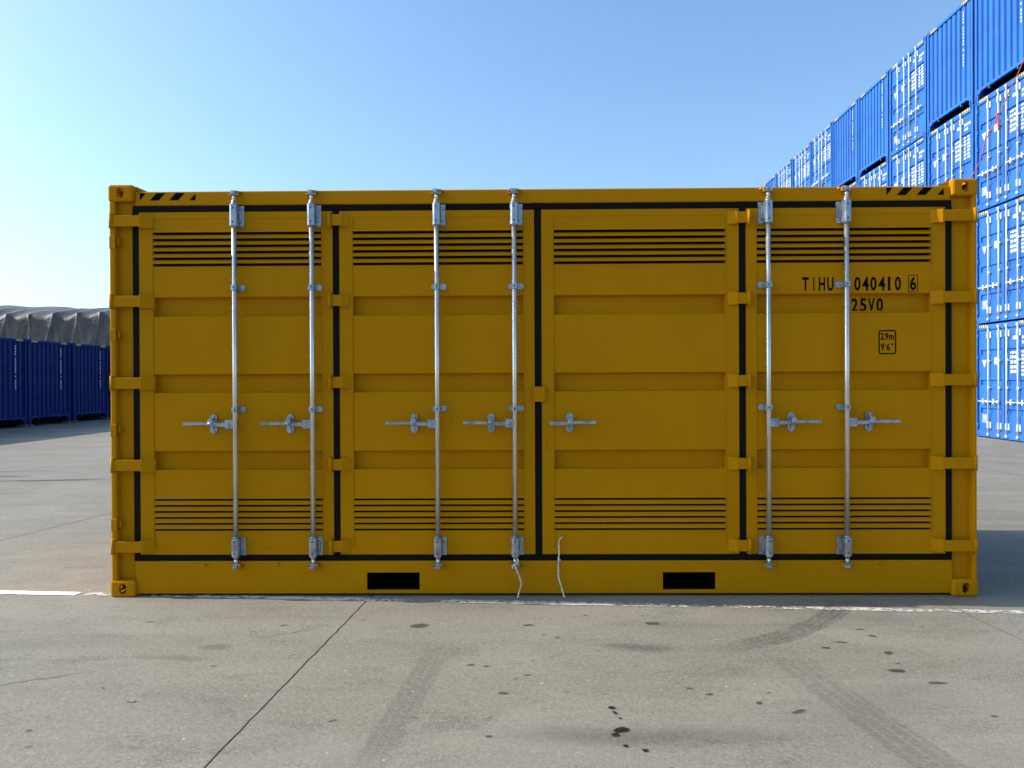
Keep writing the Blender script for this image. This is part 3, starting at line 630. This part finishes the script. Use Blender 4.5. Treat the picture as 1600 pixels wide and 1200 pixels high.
def make_door_end(mat, nm='cargo_container'):
    root = empty(nm); blue_shell(root, mat, False)
    bm = bmesh.new(); box(bm, .10, W2-.10, .020, .12, .028, .185, .004); obj('door_sill', bm, mat, root)
    bm = bmesh.new(); box(bm, .10, W2-.10, .020, .12, 2.745, 2.872, .004); obj('door_header', bm, mat, root)
    bm = bmesh.new(); zd0, zd1 = .205, 2.725
    box(bm, .102, W2-.102, .060, .10, .186, .2045); box(bm, .102, W2-.102, .060, .10, zd1, 2.7445); box(bm, 1.212, 1.226, .062, .10, zd0, zd1)
    obj('door_seal', bm, M['grey_seal'], root)
    for k in (0, 1):
        x0, x1 = ((.118, 1.205), (1.233, W2-.118))[k]; a, b = x0+.085, x1-.075; y0 = .050; bm = bmesh.new()
        def q(*p): quad(bm, p)
        q((x0,y0,zd0),(a,y0,zd0),(a,y0,zd1),(x0,y0,zd1)); q((b,y0,zd0),(x1,y0,zd0),(x1,y0,zd1),(b,y0,zd1))
        prof = [(zd1, y0)]
        for zt_ in (2.235, 1.470, .755): prof += [(zt_, y0), (zt_-.012, y0+.036), (zt_-.115, y0+.036), (zt_-.150, y0)]
        prof.append((zd0, y0))
        for (za, ya), (zb_, yb) in zip(prof, prof[1:]):
            q((a,ya,za),(a,yb,zb_),(b,yb,zb_),(b,ya,za))
            for x in (a, b):
                ps = [(x,ya,za),(x,yb,zb_)] + ([(x,y0,zb_)] if yb != y0 else []) + ([(x,y0,za)] if ya != y0 else [])
                if len(ps) > 2: quad(bm, ps)
        q((x0,y0,zd0),(x0,.1,zd0),(x0,.1,zd1),(x0,y0,zd1)); q((x1,y0,zd0),(x1,.1,zd0),(x1,.1,zd1),(x1,y0,zd1))
        q((x0,y0,zd1),(x1,y0,zd1),(x1,.1,zd1),(x0,.1,zd1)); q((x0,y0,zd0),(x1,y0,zd0),(x1,.1,zd0),(x0,.1,zd0))
        bmesh.ops.remove_doubles(bm, verts=bm.verts[:], dist=1e-5)
        dr = obj('door', bm, mat, root)
        for xr in ((.62, 1.07), (1.40, 1.85))[k]:
            bm = bmesh.new(); tube(bm, [(xr,-.002,.10),(xr,-.002,2.80)], .019, 10)
            for zc, hh in ((.33,.16), (2.60,.16)):
                box(bm, xr-.028, xr+.028, -.028, .049, zc-hh/2, zc+hh/2, .004); box(bm, xr+.03, xr+.075, .018, .049, zc-hh/2, zc+hh/2, .003)
            for zc in (1.28, 1.95): box(bm, xr-.026, xr+.070, -.018, .049, zc-.024, zc+.024, .003)
            for zc in (.105, 2.80): box(bm, xr-.040, xr+.040, -.028, .022, zc-.030, zc+.030, .006)
            obj('lock_rod', bm, M['galvw'], dr)
            bm = bmesh.new(); s = -1 if k == 0 else 1; L_ = .40 if (xr in (.62, 1.85)) else .40
            tp = xr + s*L_ if k == 0 else xr + s*L_
            z = .93
            box(bm, min(xr,tp), max(xr,tp), -.030, -.014, z-.014, z+.014, .003); hx = xr + s*.20
            box(bm, hx-.028, hx+.028, -.035, .049, z-.070, z+.070, .010); box(bm, min(xr,xr+s*.07), max(xr,xr+s*.07), -.034, .0, z-.036, z+.036, .004)
            obj('handle', bm, M['galvw'], dr)
        bm = bmesh.new()
        xh = x0-.012 if k == 0 else x1+.012
        for zc in (.32, .93, 1.62, 2.05, 2.60): box(bm, xh-.03, xh+.03, .004, .049, zc-.05, zc+.05, .006)
        obj('hinge', bm, mat, dr)
        if k == 0:      # stickers of the left door
            ys_ = y0-.002
            bm = bmesh.new(); quad(bm, [(.26,ys_,1.98),(.46,ys_,1.98),(.36,ys_,1.78)]); obj('triangle_sticker', bm, M['white'], dr)
            bm = bmesh.new(); quad(bm, [(.80,ys_,1.86),(.98,ys_,1.86),(.98,ys_,2.03),(.80,ys_,2.03)]); obj('square_sticker', bm, M['cyan'], dr)
            bm = bmesh.new(); box(bm, .27, .49, y0-.004, y0-.0005, .38, .60); obj('data_plate', bm, M['greyst'], dr)
        else:
            bm = bmesh.new(); ys_ = y0-.002; rr = random.Random(3)
            def bar(xa, xb, za, zb_): prism(bm, stadium((xa+xb)/2, (za+zb_)/2, xb-xa, zb_-za, 2), 'y', ys_, ys_+.001)
            bar(1.56, 1.76, 2.44, 2.53)
            for (xa, n, z) in ((1.93, 5, 2.44), (1.93, 3, 2.32)):
                for i in range(n): bar(xa+i*.066, xa+i*.066+.052, z, z+.085)
            for i, z in enumerate((2.10, 1.98, 1.86, 1.74, 1.63)):
                xa = 1.46
                while xa < 1.77:
                    w_ = rr.choice((.05,.09,.12)); bar(xa, min(1.79, xa+w_), z, z+(.085 if i else .06)); xa += w_+.012
            for z in (2.11, 2.02, 1.93, 1.84, 1.75, 1.66, 1.57):
                for xa, xb in ((1.90, 2.04), (2.07, 2.25)): bar(xa, xb - rr.random()*.05, z, z+.060)
            obj('lettering', bm, M['white'], dr)
    hazard(root, .0185)
    return root
def make_front_end(mat, nm='cargo_container'):
    root = empty(nm); blue_shell(root, mat, True)
    bm = bmesh.new(); pl = []
    for i in range(9):
        for (u, dd) in ((0,0),(.56,0),(.63,.046),(.92,.046)): pl.append((.10+(W2-.2)*(i+u)/9, .050+dd))
    pl.append((W2-.10, .050)); A = [bm.verts.new((*q_, .22)) for q_ in pl]; B = [bm.verts.new((*q_, 2.80)) for q_ in pl]
    for i in range(len(pl)-1): bm.faces.new((A[i], A[i+1], B[i+1], B[i]))
    obj('end_wall', bm, mat, root, recalc=False)
    bm = bmesh.new()
    prism(bm, [(.101,.165),(.165,.125),(.30,.20),(W2-.30,.20),(W2-.165,.125),(W2-.101,.165),(W2-.101,.270),(.101,.270)], 'y', .018, .085)
    for x in (.62, W2-.62): box(bm, x-.02, x+.02, .02, .07, .13, .201)
    box(bm, .101, W2-.101, .018, .09, 2.79, 2.872, .004); obj('end_sill', bm, mat, root)
    bm = bmesh.new(); box(bm, .09, W2-.09, .29, .30, .03, .21); box(bm, .09, W2-.09, .10, .299, .2105, .2165); obj('tunnel', bm, M['inside'], root)
    hazard(root, .0165)
    # vertical number, painted on an outer flat of the corrugation near the right edge
    bm = bmesh.new(); xc = .10 + (W2-.2)*(7+.28)/9; z = 2.62
    for i, g in enumerate((1,1,1,1,0,1,1,1,1,1,1,0,1,0,1,1,1,1)):
        if g:
            prism(bm, stadium(xc, z, .050, .072, 2), 'y', .0475, .0488)
        z -= .088 if g else .06
    obj('lettering', bm, M['white'], root)
    return root
# right-hand stack: rows go back from the camera, four high
A_ = .03848; sx0, sy0, SP = 14.7003, 14.8380, 2.52365
protoD = make_door_end(M['blue']); protoF = make_front_end(M['blue'])
used = {protoD: False, protoF: False}
def place(proto, loc, rz, label, group):
    o = proto if not used[proto] else copy_tree(proto); used[proto] = True
    o.location = loc; o.rotation_euler.z = rz; tag(o, label, 'shipping container', group); return o
top_front = {-1, 0, 2, 3, 7}
colname = {-1: 'in the nearest column', 0: 'in the second column from the right', 1: 'in the third column from the right', 2: 'in the fourth column from the right', 3: 'in the fifth column from the right',
           4: 'in the sixth column from the right', 5: 'in the seventh column from the right', 6: 'in the eighth column from the right', 7: 'in the farthest column'}
lev = ('standing on the ground', 'second from the ground', 'third from the ground', 'topmost')
for c in range(-1, 8):
    for l in range(4):
        F = (l == 3 and c in top_front)
        k = c + 1 - .017
        lab = ('blue container, corrugated end, ' if F else 'blue container, door end, ') + lev[l] + ' ' + colname[c]
        rj = random.Random(c*7+l)
        place(protoF if F else protoD, (sx0 + math.sin(A_)*SP*k + rj.uniform(-.012,.012), sy0 + math.cos(A_)*SP*k + rj.uniform(-.01,.01), H2*l), -math.pi/2 - A_, lab, 'bright blue containers stacked four high')
# left-hand row in the shade, set on timbers
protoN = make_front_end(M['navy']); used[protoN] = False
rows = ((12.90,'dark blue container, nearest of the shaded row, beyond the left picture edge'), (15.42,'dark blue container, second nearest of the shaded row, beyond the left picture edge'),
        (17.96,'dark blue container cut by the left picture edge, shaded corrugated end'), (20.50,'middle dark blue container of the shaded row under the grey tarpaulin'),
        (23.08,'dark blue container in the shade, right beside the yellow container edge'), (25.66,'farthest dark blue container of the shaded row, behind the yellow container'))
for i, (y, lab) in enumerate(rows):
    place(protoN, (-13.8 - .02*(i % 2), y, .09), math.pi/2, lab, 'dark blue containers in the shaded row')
tb = None
for i, (y, _) in enumerate(rows):
    for j, (dx, dy) in enumerate(((.10,.10), (.10,W2-.10), (12.05,.10), (12.05,W2-.10))):
        if tb is None:
            bm = bmesh.new(); box(bm, -.13, .13, -.09, .09, 0, .0895, .006); tb = obj('timber_block', bm, M['wood']); o = tb
        else:
            o = tb.copy(); sc.collection.objects.link(o)
        o.location = (-13.8-dx-.02*(i%2), y+dy, 0)
        tag(o, 'dark timber block under the %s %s corner of the %s shaded blue container' % (('front','front','rear','rear')[j], ('near','far','near','far')[j], ('nearest','second','third','fourth','fifth','sixth')[i]), 'timber', 'timber blocks under the dark blue row')

# ------------------------------------------------------------------ tarpaulin-covered goods behind the left row
def tarp_mat():
    t = NT('grey_tarpaulin'); P = t.coord(); n = t.noise(P, 1.2, 5); k = t.mix(t.mr(n, .3, .7), (.080,.076,.070), (.120,.112,.102))
    t.bump(t.noise(t.map(P, sc=(1, 1, 2)), 2.5, 5, .6, .6), .6, .08)
    return t.set(color=k, rough=.55, spec=.3)
bm = bmesh.new(); x0, x1, NX = -45.6, -9.0, 1000; PKS = 1.25; yf = 35.0
rw = random.Random(11); NP = int((x1-x0)/PKS)+2
pk = [(x0 + i*PKS + rw.uniform(-.07,.07), rw.uniform(-.07,.07), [(rw.uniform(-.75,-.25), rw.uniform(.3,1)), (rw.uniform(-.20,.30), rw.uniform(.5,.9)), (rw.uniform(.22,.8), rw.uniform(.3,1))]) for i in range(-1, NP+1)]
rows_ = []; TX = [x0 + (x1-x0)*i/NX for i in range(NX+1)]
def near(x):
    i = max(k for k in range(len(pk)) if pk[k][0] <= x or k == 0); i = min(i, len(pk)-2)
    f_ = min(1, max(0, (x-pk[i][0])/(pk[i+1][0]-pk[i][0]))); return (i if f_ < .5 else i+1), 1-abs(2*f_-1)
nr = [near(x) for x in TX]
for j in range(0, 35):
    row = []
    for i, x in enumerate(TX):
        b_, s_ = nr[i]; top = 5.17 + pk[b_][1]*.5*(1-s_) + .03*math.sin(x*.9); sag = math.sin(s_*math.pi/2)**1.3; drop = (.20 + .06*math.sin(x*1.7))*sag
        if j <= 24:
            v = j/24.0; w = 1-v; z = v*(top-drop); y = yf - .30*w - .10*sag*v*w*2
            for q_ in (b_-1, b_, b_+1):
                if 0 <= q_ < len(pk):
                    for (k_, am) in pk[q_][2]:
                        dx = x - pk[q_][0] - k_*w*1.9; wd = .055 + .12*w; y -= .050*am*math.exp(-(dx/wd)**2)*(1-.5*v)
            y += .05*math.sin(x*3.1+v*4)*w + .025*math.sin(x*7.7-v*9)*(.3+w)
        else:
            v = (j-24)/10.0; z = top - drop*(1-v)**2 + .62*(1-(1-v)**2) + .22*math.sin(x*.22+1.3)*v + .05*math.sin(x*1.9+v*4)*v + .035*math.sin(v*14+x*1.1)*(1-v)
            y = yf + v*5.0
        row.append(bm.verts.new((x, y, z)))
    rows_.append(row)
back = [bm.verts.new((v.co.x, yf+15, 5.0)) for v in rows_[-1]]; bb = [bm.verts.new((v.co.x, yf+15.2, 0)) for v in rows_[-1]]
rows_ += [back, bb]
for A, B in zip(rows_, rows_[1:]):
    for i in range(NX):
        f = bm.faces.new((A[i], A[i+1], B[i+1], B[i])); f.smooth = True
for e in (0, -1): bm.faces.new([r[e] for r in rows_])
obj('tarpaulin', bm, tarp_mat()); tag(bpy.data.objects['tarpaulin'], 'big grey tarpaulin over piled goods behind the dark blue row', 'tarpaulin')

# ------------------------------------------------------------------ red strap on the stack
pts = spline([(14.25,11.95,8.95),(14.25,12.20,8.617),(14.25,12.40,8.40),(14.25,12.63,8.20),(14.25,12.82,7.975),(14.22,13.01,7.77),(14.2,13.16,7.56),(14.2,13.36,7.40),(14.22,13.54,7.27),(14.25,13.67,7.06),(14.28,13.88,6.87),(14.3,14.10,6.70),(14.25,14.24,6.55),(14.2,14.38,6.40),(14.2,14.6,6.2)])
bm = bmesh.new(); tube(bm, pts, .012, 6)
tube(bm, spline([(14.20,13.02,7.78),(14.16,12.96,7.70),(14.16,12.91,7.50),(14.18,12.93,7.38),(14.20,12.98,7.44),(14.20,12.99,7.62),(14.18,13.02,7.76)]), .022, 6)
tag(obj('strap', bm, M['red']), 'slack red strap hanging diagonally across the third-level blue containers', 'strap')
